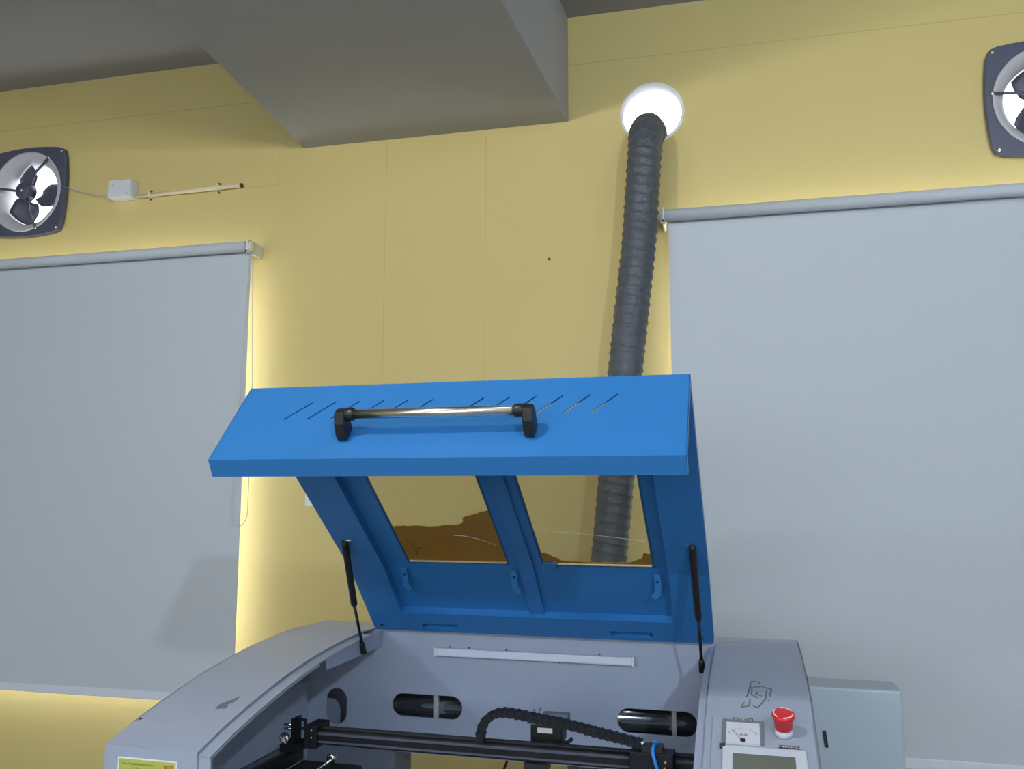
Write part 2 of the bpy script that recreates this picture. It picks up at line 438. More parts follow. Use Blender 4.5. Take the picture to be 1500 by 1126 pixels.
def make_fan(x, z, label):
    t = empty('exhaust_fan', (x, YW, z + H)); tag(t, label, 'exhaust fan', 'exhaust fans high on the yellow wall'); L = Vector((0, 0, 0))
    o = MB().poly_prism(bulged_square(.205, .018), -.030, -.004, 'y').build('frame', 'fan_frame', t)
    o.location = (0, 0, 0)
    c = MB().lathe((0, -.2, 0), (0, 1, 0), [(.197, 0), (.197, .4)], 64).build('cutter', 'fan_frame', t)
    cut(o, [c])
    md = o.modifiers.new('edge', 'BEVEL'); md.width = .004; md.segments = 2; md.limit_method = 'ANGLE'; md.angle_limit = math.radians(50)
    for sx in (-1, 1):
        for sz in (-1, 1):
            MB().lathe((sx * .188, -.030, sz * .188), (0, -1, 0), [(.007, -.001), (.007, .003), (.003, .005)], 12).build('screw', 'steel', o)
    r = MB().lathe((0, 0, 0), (0, 1, 0), [(.198, -.024), (.199, -.033), (.192, -.034), (.172, -.020), (.156, .0), (.152, .03), (.152, .17), (.156, .17), (.157, .03), (.166, .0), (.198, -.024)], 64, caps=False)
    r.build('ring', 'fan_ring', t)
    # motor and its three arms, blades behind them
    m_ = MB().lathe((0, -.050, 0), (0, 1, 0), [(.004, -.008), (.034, -.006), (.040, 0), (.042, .045), (.030, .052), (.004, .052)], 32).build('motor', 'fan_frame', t)
    MB().lathe((0, -.057, 0), (0, -1, 0), [(.008, -.002), (.008, .003), (.003, .005)], 12).build('hub_cap', 'steel', m_)
    for k in range(3):
        a = math.radians(52 + 120 * k); d = Vector((math.cos(a), 0, math.sin(a)))
        ar = MB().tube([d * .03 + Vector((0, -.03, 0)), d * .11 + Vector((0, -.048, 0)), d * .200 + Vector((0, -.034, 0))], .006, 8).build('arm', 'fan_frame', t)
        MB().lathe(d * .200 + Vector((0, -.032, 0)), (0, -1, 0), [(.008, -.002), (.008, .006), (.003, .008)], 10).build('bolt', 'steel', ar)
    for k in range(3):
        b = MB(); a0 = math.radians(-4 + 120 * k); rows = []
        for i in range(7):
            r_ = .036 + (.148 - .036) * i / 6; half = math.asin(min(.72, (.032 + .030 * min(1, i / 3)) / r_)) * (1 if i < 6 else .9); row = []
            for j in range(7):
                s_ = -1 + 2 * j / 6; a = a0 + s_ * half
                row.append(b.bm.verts.new((r_ * math.cos(a), .028 + .020 * s_ + .004 * (1 - s_ * s_), r_ * math.sin(a))))
            rows.append(row)
        for A, B in zip(rows, rows[1:]):
            for j in range(6):
                f = b.bm.faces.new((A[j], A[j + 1], B[j + 1], B[j])); f.smooth = True
        o = b.build('blade', 'fan_blade', t)
        md = o.modifiers.new('thick', 'SOLIDIFY'); md.thickness = .0025
    return t

fan = make_fan(FANS[0][0], FANS[0][1], 'dark exhaust fan at the far left, wired to the white junction box')
fan2 = fan.copy(); CO.objects.link(fan2); fan2.location = (FANS[1][0], YW, FANS[1][1] + H)
fan2['label'] = 'exhaust fan at the right, bluish haze in its colour, above the right roller blind'
def copy_children(src, dst):
    for ch in list(src.children):
        c = ch.copy(); CO.objects.link(c); c.parent = dst; copy_children(ch, c)
copy_children(fan, fan2)

# ================================================================ JUNCTION BOX, CONDUIT, FAN WIRE
jb = empty('junction_box', (-2.73, YW, 1.375 + H)); L = jb.location
tag(jb, 'small white square junction box on the yellow wall beside the left fan', 'junction box')
bx = MB().box(-2.79, -2.668, 3.40, YW, 1.376 + H, 1.460 + H).build('box', 'box_white', jb, origin=L, bevel=.003)
MB().box(-2.790, -2.668, 3.393, 3.399, 1.377 + H, 1.460 + H).build('cover', 'box_white', jb, origin=L, bevel=.002)
for (x, z) in [(-2.765, 1.440), (-2.688, 1.392)]:
    MB().lathe((x, 3.393, z + H), (0, -1, 0), [(.005, -.001), (.005, .001), (.002, .0015)], 12).build('screw', 'fan_ring', jb, origin=L)

cd = empty('conduit', (-2.38, YW, 1.39 + H)); L = cd.location
tag(cd, 'short cream pipe running right from the junction box, open dark end', 'conduit')
za, zb = 1.388 + H, 1.395 + H
MB().tube([(-2.667, 3.436, za), (-2.118, 3.436, zb)], .0095, 16).build('pipe', 'conduit', cd, origin=L)
MB().lathe((-2.118, 3.436, zb), (1, 0, 0), [(.0105, -.006), (.0105, .0015), (.0075, .002)], 16).build('end_opening', 'ink_brown', cd, origin=L)
for x in (-2.592, -2.236):
    zc = za + (zb - za) * (x + 2.667) / .549
    m_ = MB(); m_.box(x - .006, x + .006, 3.4265, 3.447, zc - .0125, zc + .0125)
    m_.box(x - .006, x + .006, 3.443, 3.449, zc - .026, zc + .026)
    c_ = m_.build('saddle_clip', 'conduit', cd, origin=L, bevel=.001)
    for s_ in (-1, 1):
        MB().lathe((x, 3.443, zc + s_ * .020), (0, -1, 0), [(.0055, -.001), (.0055, .003), (.002, .004)], 10).build('screw', 'ink_brown', c_, origin=L)

fc = MB().tube([(-3.055, 3.425, 1.462 + H), (-2.98, 3.425, 1.440 + H), (-2.90, 3.42, 1.418 + H), (-2.83, 3.41, 1.402 + H), (-2.80, 3.398, 1.399 + H), (-2.793, 3.40, 1.398 + H)], .0022, 8).build('fan_wire', 'fan_ring', origin=(-2.9, 3.42, 1.42 + H))
tag(fc, 'thin grey wire from the left exhaust fan to the white junction box', 'wire')

# paper notice and nail on the wall
pn = empty('paper_notice', (-1.66, YW, -.04 + H)); L = pn.location
tag(pn, 'white paper sheet stuck to the yellow wall left of the open blue lid', 'paper')
MB().box(-1.761, -1.555, 3.4475, 3.4490, -.040 + H, .24 + H).build('sheet', 'paper', pn, origin=L)
m_ = MB()
m_.tube([(-1.735 + .012 * math.cos(a), 3.4470, .012 + .010 * math.sin(a) + H) for a in [2.6 + .3 * k for k in range(12)]], .0012, 6)
for k in range(5):
    m_.box(-1.70, -1.60 + .01 * (k % 2), 3.4470, 3.4476, .02 + .04 * k + H, .025 + .04 * k + H)
m_.build('print', 'ink_grey', pn, origin=L)
nl = MB().lathe((-.702, YW + .005, .964 + H), (0, -1, 0), [(.0022, 0), (.0022, .015), (.0045, .016), (.004, .018)], 12).build('wall_nail', 'ink_brown', origin=(-.702, YW, .964 + H))
tag(nl, 'tiny dark nail in the yellow wall above the blue lid', 'nail')

# ================================================================ EXHAUST DUCT
dt = empty('exhaust_duct', (-.52, 3.08, 0)); L = dt.location
tag(dt, 'dark grey flexible corrugated exhaust hose rising from the cutter to the wall hole', 'duct')
ctrl = [(-.283, 3.70, 1.458), (-.284, 3.56, 1.460), (-.286, 3.46, 1.460), (-.288, 3.385, 1.448), (-.291, 3.325, 1.405), (-.294, 3.293, 1.33), (-.303, 3.282, 1.20),
        (-.322, 3.276, .95), (-.350, 3.262, .70), (-.375, 3.25, .47), (-.405, 3.228, .14), (-.437, 3.20, -.21), (-.47, 3.15, -.55), (-.50, 3.08, -.85), (-.52, 3.00, -1.1), (-.53, 2.88, -1.25)]
def catmull(P, step):
    P = [Vector(p) for p in P]; Q = [P[0]] + P + [P[-1]]; out_ = []
    for i in range(1, len(Q) - 2):
        n_ = max(2, int((Q[i + 1] - Q[i]).length / step))
        for k in range(n_):
            t = k / n_; a, b, c, d = Q[i - 1], Q[i], Q[i + 1], Q[i + 2]
            out_.append(.5 * ((2 * b) + (-a + c) * t + (2 * a - 5 * b + 4 * c - d) * t * t + (-a + 3 * b - 3 * c + d) * t ** 3))
    out_.append(P[-1]); return out_
dp = catmull([(x, y, z + H) for x, y, z in ctrl], .006)
rnd = [random.uniform(-1, 1) for _ in range(4096)]
def dr(s_, a):
    ph = (s_ / .036 + a / (2 * math.pi)) % 1.0
    rib = math.exp(-((ph - .5) / .13) ** 2)
    cr = rnd[(int(s_ / .018) * 31 + int(a / .52) * 7) % 4096] * .0012
    return .0630 + .0050 * rib + cr * (1 - rib)
MB().tube(dp, .066, 40, rfun=dr).build('hose', 'duct', dt, origin=L)
# sealant ring round the hole
MB().lathe((DUCT[0], YW, DUCT[1] + H), (0, 1, 0), [(.1215, -.004), (.126, -.006), (.130, -.001), (.130, .002), (.1205, .002), (.1205, .15), (.1195, .15), (.1195, -.002), (.1215, -.004)], 64, caps=False).build('wall_collar', 'cream_foam', dt, origin=L)

# ================================================================ LASER CUTTER
psi = -.0203
BX, BY = -.57, 2.1
wx = math.cos(psi) * BX - math.sin(psi) * (BY - 2.4); wy = math.sin(psi) * BX + math.cos(psi) * (BY - 2.4) + 2.4
LC = empty('laser_cutter', (wx, wy, 0), psi)
tag(LC, 'grey laser cutting machine with its blue lid propped open', 'laser cutter')
OR = Vector((BX, BY, -H))
def part(mb, name, m, parent=None, bevel=0):
    return mb.build(name, m, parent or LC, origin=OR, bevel=bevel)

ARC = [(2.69, -.402), (2.60, -.398), (2.48, -.395), (2.39, -.398), (2.30, -.404), (2.22, -.4105), (2.15, -.4185), (2.075, -.4295), (2.0, -.4425), (1.925, -.458), (1.85, -.475), (1.76, -.498), (1.675, -.525)]
ARCI = [p for p in ARC if p[0] <= 2.5601]
ARCR = [(2.69, -.402), (2.60, -.398), (2.40, -.400), (2.30, -.405), (2.20, -.412), (2.125, -.4205), (2.05, -.4315), (1.962, -.457)]
XL0, XL1 = -1.302, -1.077          # left cover
XR0, XR1 = -.060, .158             # right console
YF = 1.675; ZB = -.985

# --- lower cabinet
m_ = MB(); m_.box(-1.30, .158, 1.70, 2.68, -1.42, -1.0)
body = part(m_, 'base_cabinet', 'grey', bevel=.004)
for (x, y) in [(-1.2, 1.8), (.06, 1.8), (-1.2, 2.58), (.06, 2.58)]:
    cw = part(MB().lathe((x - .015, y, -1.465), (1, 0, 0), [(.034, 0), (.034, .03)], 20), 'caster', 'rubber')
    part(MB().box(x - .022, x + .022, y - .02, y + .02, -1.435, -1.42), 'caster_plate', 'steel', cw)

# --- left cover (arched top, outer side, front)
m_ = MB(); m_.strip(ARC, XL0, XL1, .004, -1)
m_.strip([(y, z - .008) for y, z in ARCI], XL1, -1.048, .003, -1)
m_.poly_prism(ARC[::1] + [(YF, -1.0), (2.69, -1.0)], XL0, XL0 + .004)
m_.box(XL0, XL1, YF - .003, YF + .003, -1.0, -.5255)
m_.box(XL1 + .0005, -1.048, YF + .002, YF + .008, -1.0, -.5335)
m_.poly_prism([(y, z - .001) for y, z in ARCI] + [(y, z - .012) for y, z in ARCI[::-1]], XL1 - .003, XL1)
part(m_, 'left_cover', 'grey', bevel=.002)
lc = LC.children[-1]
# strut mounting plate hanging from the cover edge
m_ = MB().poly_prism([(2.558, -.405), (2.39, -.407), (2.30, -.413), (2.185, -.424), (2.192, -.452), (2.32, -.452), (2.45, -.449), (2.556, -.449)], -1.0505, -1.048)
part(m_, 'mounting_plate', 'grey', lc)
# edge return under the ledge
m_ = MB().poly_prism([(y, z - .010) for y, z in ARC if y < 2.19] + [(y, z - .017) for y, z in ARC[::-1] if y < 2.19], -1.0505, -1.048)
part(m_, 'edge_return', 'grey', lc)
# worn mark and small screw on the cover
m_ = MB()
def arcz(y, prof=ARC):
    for (ya, za), (yb, zb) in zip(prof, prof[1:]):
        if yb <= y <= ya: return za + (zb - za) * (ya - y) / (ya - yb)
    return prof[-1][1]
def decal(mb, poly, th=.0006, prof=ARC):
    A = [mb.bm.verts.new((x, y, arcz(y, prof) + .0003)) for x, y in poly]; B = [mb.bm.verts.new((x, y, arcz(y, prof) + .0003 + th)) for x, y in poly]
    mb.bm.faces.new(A); mb.bm.faces.new(B[::-1])
    for i in range(len(poly)):
        j = (i + 1) % len(poly); mb.bm.faces.new((A[i], A[j], B[j], B[i]))
decal(m_, [(-1.147, 1.853), (-1.137, 1.872), (-1.122, 1.900), (-1.120, 1.872), (-1.128, 1.858)])
decal(m_, [(-1.144, 1.833), (-1.148, 1.850), (-1.130, 1.855), (-1.133, 1.838)])
decal(m_, [(-1.128, 1.835), (-1.130, 1.849), (-1.124, 1.853), (-1.123, 1.842)])
part(m_, 'worn_logo', 'ink_grey', lc)
part(MB().lathe((-1.292, 1.77, arcz(1.77)), (0, .25, 1), [(.004, -.001), (.004, .001), (.001, .0015)], 12), 'screw', 'ink', lc)
part(MB().lathe((-1.20, 2.64, arcz(2.64)), (0, 0, 1), [(.014, -.001), (.014, .0004), (.004, .0006)], 16), 'plug', 'housing', lc)

# yellow label on the front face
m_ = MB(); yl = YF - .0036
m_.box(-1.2675, -1.1235, yl - .0002, yl + .0006, -.640, -.5475)
lb = part(m_, 'warning_label', 'label_white'); lb['label'] = 'yellow warning label with white border'
part(MB().box(-1.2645, -1.1265, yl - .0006, yl - .0002, -.637, -.5505), 'label_face', 'label_yellow', lb)
m_ = MB()
text_into(m_, 'Laser Cutting&Engraving Machine', .0058, (-1.256, yl - .0008, -.5612), (1, 0, 0), (0, 0, 1), .0002)
text_into(m_, 'Ser. No.', .0058, (-1.232, yl - .0008, -.5690), (1, 0, 0), (0, 0, 1), .0002)
part(m_, 'label_text', 'olive', lb)
m_ = MB(); text_into(m_, 'RECI', .0105, (-1.1545, yl - .0008, -.5640), (1, 0, 0), (0, 0, 1), .0002, bold=.0003)
part(m_, 'red_mark', 'red_ink', lb)

# --- right console
m_ = MB(); m_.strip(ARCR + [(1.66, -.563)], XR0, XR1, .004, -1)
m_.poly_prism(ARCR + [(1.66, -.563), (1.66, -1.0), (2.69, -1.0)], XR1 - .004, XR1)
m_.box(XR0, XR1, 1.657, 1.663, -1.0, -.563)
inner = [p for p in ARCR if p[0] < 2.5601]
P2 = [(2.558, -.4)] + [p for p in inner if p[0] < 2.55] + [(1.66, -.563)]
m_.strip([(y, z - .008) for y, z in P2], -.078, XR0, .003, -1)
m_.poly_prism([(y, z - .001) for y, z in P2] + [(y, z - .014) for y, z in P2[::-1]], XR0, XR0 + .003)
m_.poly_prism([(y, z - .010) for y, z in P2] + [(y, z - .040) for y, z in P2[::-1]], -.078, -.0755)
rc = part(m_, 'console', 'grey', bevel=.002)
m_ = MB()
def cline(pts, wd=.0016):
    for (xa, ya), (xb, yb) in zip(pts, pts[1:]):
        d = Vector((xb - xa, yb - ya)).normalized(); q = Vector((-d.y, d.x)) * wd
        decal(m_, [(xa + q.x, ya + q.y), (xb + q.x, yb + q.y), (xb - q.x, yb - q.y), (xa - q.x, ya - q.y)], prof=ARCR)
cline([(.032, 2.158), (.050, 2.156), (.052, 2.140)]); cline([(.031, 2.148), (.030, 2.118), (.049, 2.120), (.060, 2.128)])
cline([(.030, 2.118), (.024, 2.065), (.012, 2.010)]); cline([(.034, 2.110), (.033, 2.07), (.046, 2.055)])
cline([(.060, 2.120), (.076, 2.110), (.068, 2.040)]); cline([(.066, 2.105), (.062, 2.05), (.050, 2.022)])
cline([(.012, 2.010), (.028, 2.018), (.030, 2.046)]); cline([(.036, 2.020), (.044, 2.012), (.050, 2.022)]); cline([(.046, 2.09), (.042, 2.075), (.054, 2.066)])
part(m_, 'printed_logo', 'ink_grey', rc)

# control panel: flat plate laid on the sloping face. local (x, s) with s measured down the slope from its top edge
PA = Vector((0, 1.962, -.457)); PD = Vector((0, 1.66 - 1.962, -.563 + .457)).normalized(); PN = Vector((0, -PD.z, PD.y)) * -1
if PN.z < 0: PN = -PN
def pp(x, s_, h=0): return Vector((x, 0, 0)) + PA + PD * s_ + PN * h
def pbox(mb, x0, x1, s0, s1, h0, h1):
    mb.obox(pp((x0 + x1) / 2, (s0 + s1) / 2, (h0 + h1) / 2), (1, 0, 0), PD, PN, (x1 - x0) / 2, (s1 - s0) / 2, (h1 - h0) / 2); return mb
pan = part(pbox(MB(), -.046, .152, .000, .300, 0, .004), 'control_panel', 'grey', bevel=.0015)
# ammeter
mt = part(pbox(pbox(pbox(MB(), -.025, -.018, .014, .092, .004, .009), .048, .055, .014, .092, .004, .009), -.018, .048, .014, .022, .004, .009), 'meter', 'grey_dark', bevel=.001)
part(pbox(MB(), -.018, .048, .022, .092, .004, .008), 'meter_face', 'meter_face', mt)
m_ = MB()
for k in range(13):
    a = math.radians(35 + 110 * k / 12); c_ = (.015 + .034 * math.cos(a)), (.082 - .040 * math.sin(a))
    e_ = (.015 + .030 * math.cos(a)), (.082 - .036 * math.sin(a))
    m_.tube([pp(c_[0], c_[1], .0083), pp(e_[0], e_[1], .0083)], .0004, 4)
text_into(m_, 'mA', .011, pp(.0085, .068, .0083), (1, 0, 0), -PD, .0001)
m_.tube([pp(.015, .086, .0086), pp(-.006, .050, .0086)], .0005, 4)
m_.lathe(pp(.015, .084, .008), PN, [(.0055, 0), (.0055, .002), (.002, .003)], 16)
part(m_, 'meter_scale', 'ink', mt)
# small printed plates
def plate(x0, x1, s0, s1, txt):
    q = part(pbox(MB(), x0, x1, s0, s1, .004, .0048), 'name_plate', 'ink', pan)
    mm = MB(); text_into(mm, txt, (s1 - s0) * .85, pp((x0 + x1) / 2, s1 - (s1 - s0) * .2, .005), (1, 0, 0), -PD, .0001, 'CENTER')
    part(mm, 'name_text', 'ink', pan).data.materials[0] = M['label_white']
plate(-.005, .035, .001, .0105, 'AMMETER')
plate(.082, .123, .0855, .0945, 'EMERGENCY')
# emergency stop
es = part(MB().lathe(pp(.094, .049, .004), PN, [(.0175, 0), (.0175, .010), (.015, .012), (.015, .018)], 32), 'emergency_stop', 'bezel')
part(MB().lathe(pp(.094, .049, .018), PN, [(.016, 0), (.0172, .003), (.0185, .022), (.0215, .025), (.0225, .029), (.0215, .033), (.017, .0345), (.002, .0330)], 40), 'stop_button', 'red', es)
m_ = MB()
for k in range(3):
    a0 = math.radians(10 + 120 * k)
    m_.tube([pp(.094, .049, .018 + .0342) + (Vector((1, 0, 0)) * math.cos(a0 + t * .13) + PD * math.sin(a0 + t * .13)) * .0185 for t in range(12)], .0012, 6)
part(m_, 'arrow_marks', 'label_white', es)
# display
ds = part(pbox(MB(), -.024, .133, .104, .255, .004, .010), 'display', 'bezel', bevel=.004)
part(pbox(MB(), -.004, .112, .130, .240, .0098, .0104), 'display_screen', 'screen', ds)
part(pbox(MB(), -.030, -.018, .103, .110, .004, .0118), 'indicator', mat('dark_green_plastic', (.02, .07, .05), .3), ds)

# --- tube housing at the right end
m_ = MB().poly_prism([(2.402, -.98), (2.535, -.98), (2.535, -.470), (2.402, -.468)], .160, .386)
th = part(m_, 'tube_housing', 'housing', bevel=.006)
m_ = MB().obox((.204, 2.4005, -.592), (1, 0, -.0), (0, 1, 0), (-.12, 0, 1), .0045, .0008, .020)
part(m_, 'side_label', 'ink', th)

# --- rear compartment: front panel with slots, top rim, rear wall, floor
rp = MB().box(-1.298, .154, 2.560, 2.563, -.750, -.398).build('rear_panel', 'grey', LC, origin=OR)
cs = []
def stadium(cx, cz, hw, hh, n_=12):
    r = min(hw, hh); P = []
    for k in range(4):
        a0 = k * math.pi / 2
        ox = (hw - r) * (1 if k in (0, 3) else -1); oz = (hh - r) * (1 if k in (0, 1) else -1)
        for i in range(n_ + 1):
            a = a0 + i * (math.pi / 2) / n_; P.append((cx + ox + r * math.cos(a), cz + oz + r * math.sin(a)))
    Q = []
    for p in P:
        if not Q or (abs(p[0] - Q[-1][0]) + abs(p[1] - Q[-1][1])) > 1e-6: Q.append(p)
    if abs(Q[0][0] - Q[-1][0]) + abs(Q[0][1] - Q[-1][1]) < 1e-6: Q.pop()
    return Q
for (cx, cz, hw, hh) in [(-1.197, -.634, .034, .053), (-.904, -.6165, .110, .033), (-.2265, -.618, .110, .033)]:
    cs.append(MB().poly_prism(stadium(cx, cz, hw, hh), 2.5, 2.62, 'y').build('cutter', 'grey', LC, origin=OR))
cut(rp, cs)
m_ = MB(); m_.box(-1.298, .154, 2.5635, 2.69, -.403, -.399); m_.box(-1.298, .154, 2.686, 2.69, -.75, -.403); m_.box(-1.298, .154, 2.5635, 2.686, -.753, -.749)
part(m_, 'rear_compartment', 'grey')
for a in ((-1.298, -1.003), (-.10, .154)): part(MB().box(a[0], a[1], 2.56, 2.69, -1.0, -.7535), 'rear_leg_panel', 'grey_dark')
# glass laser tube and its holders behind the slots
lt = part(MB().lathe((-1.12, 2.630, -.630), (1, 0, 0), [(.012, 0), (.034, .01), (.034, 1.13), (.012, 1.14)], 32), 'laser_tube', 'laser_glass')
part(MB().lathe((-.42, 2.630, -.606), (1, 0, 0), [(.013, 0), (.013, .13)], 20), 'water_jacket', 'white', lt)
for x in (-.886, -.182):
    part(MB().box(x - .006, x + .006, 2.588, 2.60, -.66, -.57), 'holder_strap', 'fan_ring', lt)
part(MB().tube([(-.372, 2.592, -.600), (-.262, 2.592, -.604)], .0075, 12), 'metal_sleeve', 'steel', lt)
# LED strip on the rear panel
led = part(MB().box(-.874, -.288, 2.541, 2.5605, -.4675, -.4445), 'lamp_strip', 'strip', bevel=.004)
part(MB().box(-.8765, -.872, 2.540, 2.5605, -.469, -.443), 'end_cap', 'white', led); part(MB().box(-.290, -.285, 2.540, 2.5605, -.469, -.443), 'end_cap', 'white', led)
for x, z in [(-.835, -.4425), (-.775, -.4425), (-.66, -.4425), (-.385, -.4425), (-.50, -.4705), (-.66, -.4705)]:
    part(MB().lathe((x, 2.560, z), (0, -1, 0), [(.0025, -.001), (.0025, .002), (.001, .0025)], 8), 'screw', 'ink', led)

# --- interior: side linear rails, gantry
m_ = MB(); m_.box(-1.296, -1.292, 1.68, 2.558, -.98, -.56); m_.box(-1.292, .15, 1.70, 2.556, -.999, -.985)
part(m_, 'inner_lining', 'grey')
for xs in (-1.10, .02):
    rl = part(MB().box(xs - .03, xs + .03, 1.72, 2.12, -.66, -.632), 'side_rail', 'black_metal', bevel=.002)
    part(MB().box(xs - .009, xs + .009, 1.72, 2.12, -.632, -.624), 'rail_guide', 'steel', rl)
dsf = part(MB().tube([(-.955, 1.72, -.640), (-.955, 2.07, -.632)], .0035, 10), 'drive_shaft', 'steel')
part(MB().box(-1.06, -.90, 1.72, 2.10, -.70, -.655), 'support_frame', 'black_metal', bevel=.003)
part(MB().lathe((-.955, 2.05, -.628), (0, -1, 0), [(.010, 0), (.012, .01), (.006, .014)], 20), 'shaft_collar', 'chrome', dsf)

gb = MB(); gb.box(-1.030, .05, 2.080, 2.130, -.610, -.5765)
gan = part(gb, 'gantry_beam', 'black_metal', bevel=.002)
part(MB().box(-1.028, .05, 2.0765, 2.080, -.586, -.5795), 'guide_rail', 'fan_blade', gan)
part(MB().box(-1.028, .05, 2.0765, 2.080, -.6045, -.600), 'guide_rail', 'fan_blade', gan)
part(MB().box(-1.028, .05, 2.098, 2.110, -.5765, -.572), 'belt', 'rubber', gan)
m_ = MB(); m_.box(-1.045, -1.010, 2.068, 2.14, -.618, -.564)
ec = part(m_, 'end_block', 'black_metal', gan, bevel=.002)
for z in (-.575, -.592): part(MB().lathe((-1.024, 2.068, z), (0, -1, 0), [(.0035, -.001), (.0035, .002), (.001, .003)], 12), 'end_bolt', 'chrome', gan)
# corner mirror mount at the left end
m_ = MB(); m_.box(-1.076, -1.068, 2.06, 2.10, -.606, -.548); m_.box(-1.068, -1.046, 2.075, 2.083, -.556, -.551); m_.box(-1.068, -1.046, 2.075, 2.083, -.577, -.572); m_.box(-1.050, -1.045, 2.075, 2.083, -.577, -.551)
m_.box(-1.10, -1.05, 2.05, 2.11, -.625, -.606)
mm_ = part(m_, 'mirror_mount', 'black_metal', bevel=.001)
for (x, z) in [(-1.086, -.562), (-1.086, -.572)]:
    part(MB().tube([(x - .008, 2.06, z), (x + .012, 2.06, z)], .0035, 10), 'adjusting_screw', 'steel', mm_)
part(MB().lathe((-1.085, 2.05, -.593), (-.3, -1, 0), [(.015, 0), (.015, .006), (.010, .008)], 20), 'mirror_ring', 'steel', mm_)
m_ = MB(); m_.tube([(-1.094, 2.040, -.602), (-1.078, 2.040, -.586)], .0012, 6); m_.tube([(-1.094, 2.040, -.586), (-1.078, 2.040, -.602)], .0012, 6)
part(m_, 'cross_mark', 'label_white', mm_)

# stepper motor behind the beam
sm = part(MB().box(-.492, -.414, 2.175, 2.235, -.592, -.549), 'stepper_motor', 'black', bevel=.003)
part(MB().box(-.474, -.437, 2.1735, 2.1752, -.568, -.556), 'motor_label', 'label_white', sm)
m_ = MB(); m_.box(-.500, -.405, 2.172, 2.238, -.549, -.544); m_.box(-.500, -.470, 2.172, 2.20, -.544, -.528); m_.box(-.47, -.405, 2.21, 2.236, -.544, -.530)
part(m_, 'motor_bracket', 'grey_dark', sm, bevel=.001)
part(MB().tube([(-.485, 2.18, -.515), (-.476, 2.18, -.530), (-.468, 2.18, -.512)], .002, 6), 'wire_ends', 'ink_grey', sm)
part(MB().tube([(-.414, 2.18, -.588), (-.400, 2.175, -.586), (-.388, 2.17, -.575)], .005, 8), 'motor_cable', 'ink', sm)

# cable chain
chp = catmull([(-.583, 2.06, -.570), (-.583, 2.06, -.550), (-.578, 2.06, -.530), (-.562, 2.06, -.510), (-.535, 2.06, -.499), (-.497, 2.06, -.500), (-.445, 2.06, -.507), (-.381, 2.06, -.5145), (-.309, 2.06, -.5275), (-.267, 2.06, -.535), (-.205, 2.06, -.546)], .004)
ch = MB(); acc = 0; last = None
L_ = 0; segs = []
for i in range(len(chp) - 1):
    L_ += (chp[i + 1] - chp[i]).length
n_link = 26; step = L_ / n_link; acc = 0; tgt = 0; pos = []
for i in range(len(chp) - 1):
    d = (chp[i + 1] - chp[i])
    while tgt <= acc + d.length and len(pos) <= n_link:
        pos.append(chp[i] + d * ((tgt - acc) / max(d.length, 1e-9))); tgt += step
    acc += d.length
if len(pos) <= n_link: pos.append(chp[-1])
cc = None
for a, b in zip(pos, pos[1:]):
    d = (b - a).normalized(); nz = d.cross(Vector((0, 1, 0)))
    lk = MB().obox((a + b) / 2, d, (0, 1, 0), nz, step * .47, .012, .0085)
    lk.obox(a * .7 + b * .3 - nz * .0, d, (0, 1, 0), nz, step * .2, .0135, .0098)
    if cc is None:
        cc = part(lk, 'cable_chain', 'black_metal')
    else:
        part(lk, 'chain_link', 'black_metal', cc)
# laser head carriage
hd = part(MB().box(-.232, -.135, 2.030, 2.082, -.640, -.556), 'laser_head', 'black_metal', bevel=.003)
part(MB().box(-.205, -.160, 2.035, 2.075, -.556, -.545), 'top_plate', 'black', hd)
part(MB().lathe((-.204, 2.048, -.541), (0, -1, 0), [(.005, -.002), (.005, .004), (.002, .006)], 16), 'chain_pin', 'chrome', hd)
part(MB().tube(catmull([(-.176, 2.045, -.540), (-.180, 2.028, -.548), (-.176, 2.020, -.565), (-.168, 2.018, -.59), (-.160, 2.015, -.63), (-.155, 2.01, -.68)], .008), .0042, 12), 'air_hose', 'tube_blue', hd)
part(MB().lathe((-.176, 2.050, -.546), (0, .2, 1), [(.006, 0), (.006, .008), (.0045, .012)], 6), 'hose_fitting', 'tube_blue', hd)
part(MB().lathe((-.152, 2.030, -.572), (0, -1, 0), [(.004, -.001), (.004, .006), (.002, .008)], 6), 'brass_fitting', 'brass', hd)
part(MB().lathe((-.154, 2.030, -.584), (0, -1, 0), [(.003, -.001), (.003, .006), (.002, .008)], 6), 'brass_fitting', 'brass', hd)
part(MB().box(-.482, -.430, 2.070, 2.125, -.632, -.6105), 'belt_clamp', 'black', gan)
part(MB().tube([(-.640, 2.50, -.735), (-.652, 2.49, -.77), (-.675, 2.47, -.83)], .0035, 8), 'sensor_cable', 'ink')

# ---------------------------------------------------------------- the lid
S0, S1, F_, G_, Q_ = (2.553, -.378), (2.36, -.178), (1.801, .248), (1.645, .077), (1.664, .042)
LX0, LX1 = -1.065, -.065
def frame_of(A, B):
    A = Vector((0, *A)); B = Vector((0, *B)); d = (B - A); l = d.length; d.normalize()
    nrm = Vector((0, d.z, -d.y))          # perpendicular in the YZ plane
    return A, d, nrm, l
U = frame_of(S1, F_); W_ = frame_of(S0, S1); FP = frame_of(F_, G_)
def inward(fr):     # towards the viewer / the underside of the open lid
    return fr[2] if fr[2].y < 0 else -fr[2]
def lbox(mb, fr, x0, x1, t0, t1, h0, h1, nrm=None):
    """box on a lid segment: t along it, h towards the underside"""
    nn_ = nrm or inward(fr)
    c = fr[0] + fr[1] * ((t0 + t1) / 2) + nn_ * ((h0 + h1) / 2) + Vector(((x0 + x1) / 2, 0, 0))
    mb.obox(c, (1, 0, 0), fr[1], nn_, (x1 - x0) / 2, (t1 - t0) / 2, (h1 - h0) / 2); return mb
TH = .002
WB, WT = .004, U[3] - .075             # window bottom / top along the upper segment
WX = [(-.885, -.601), (-.498, -.209)]
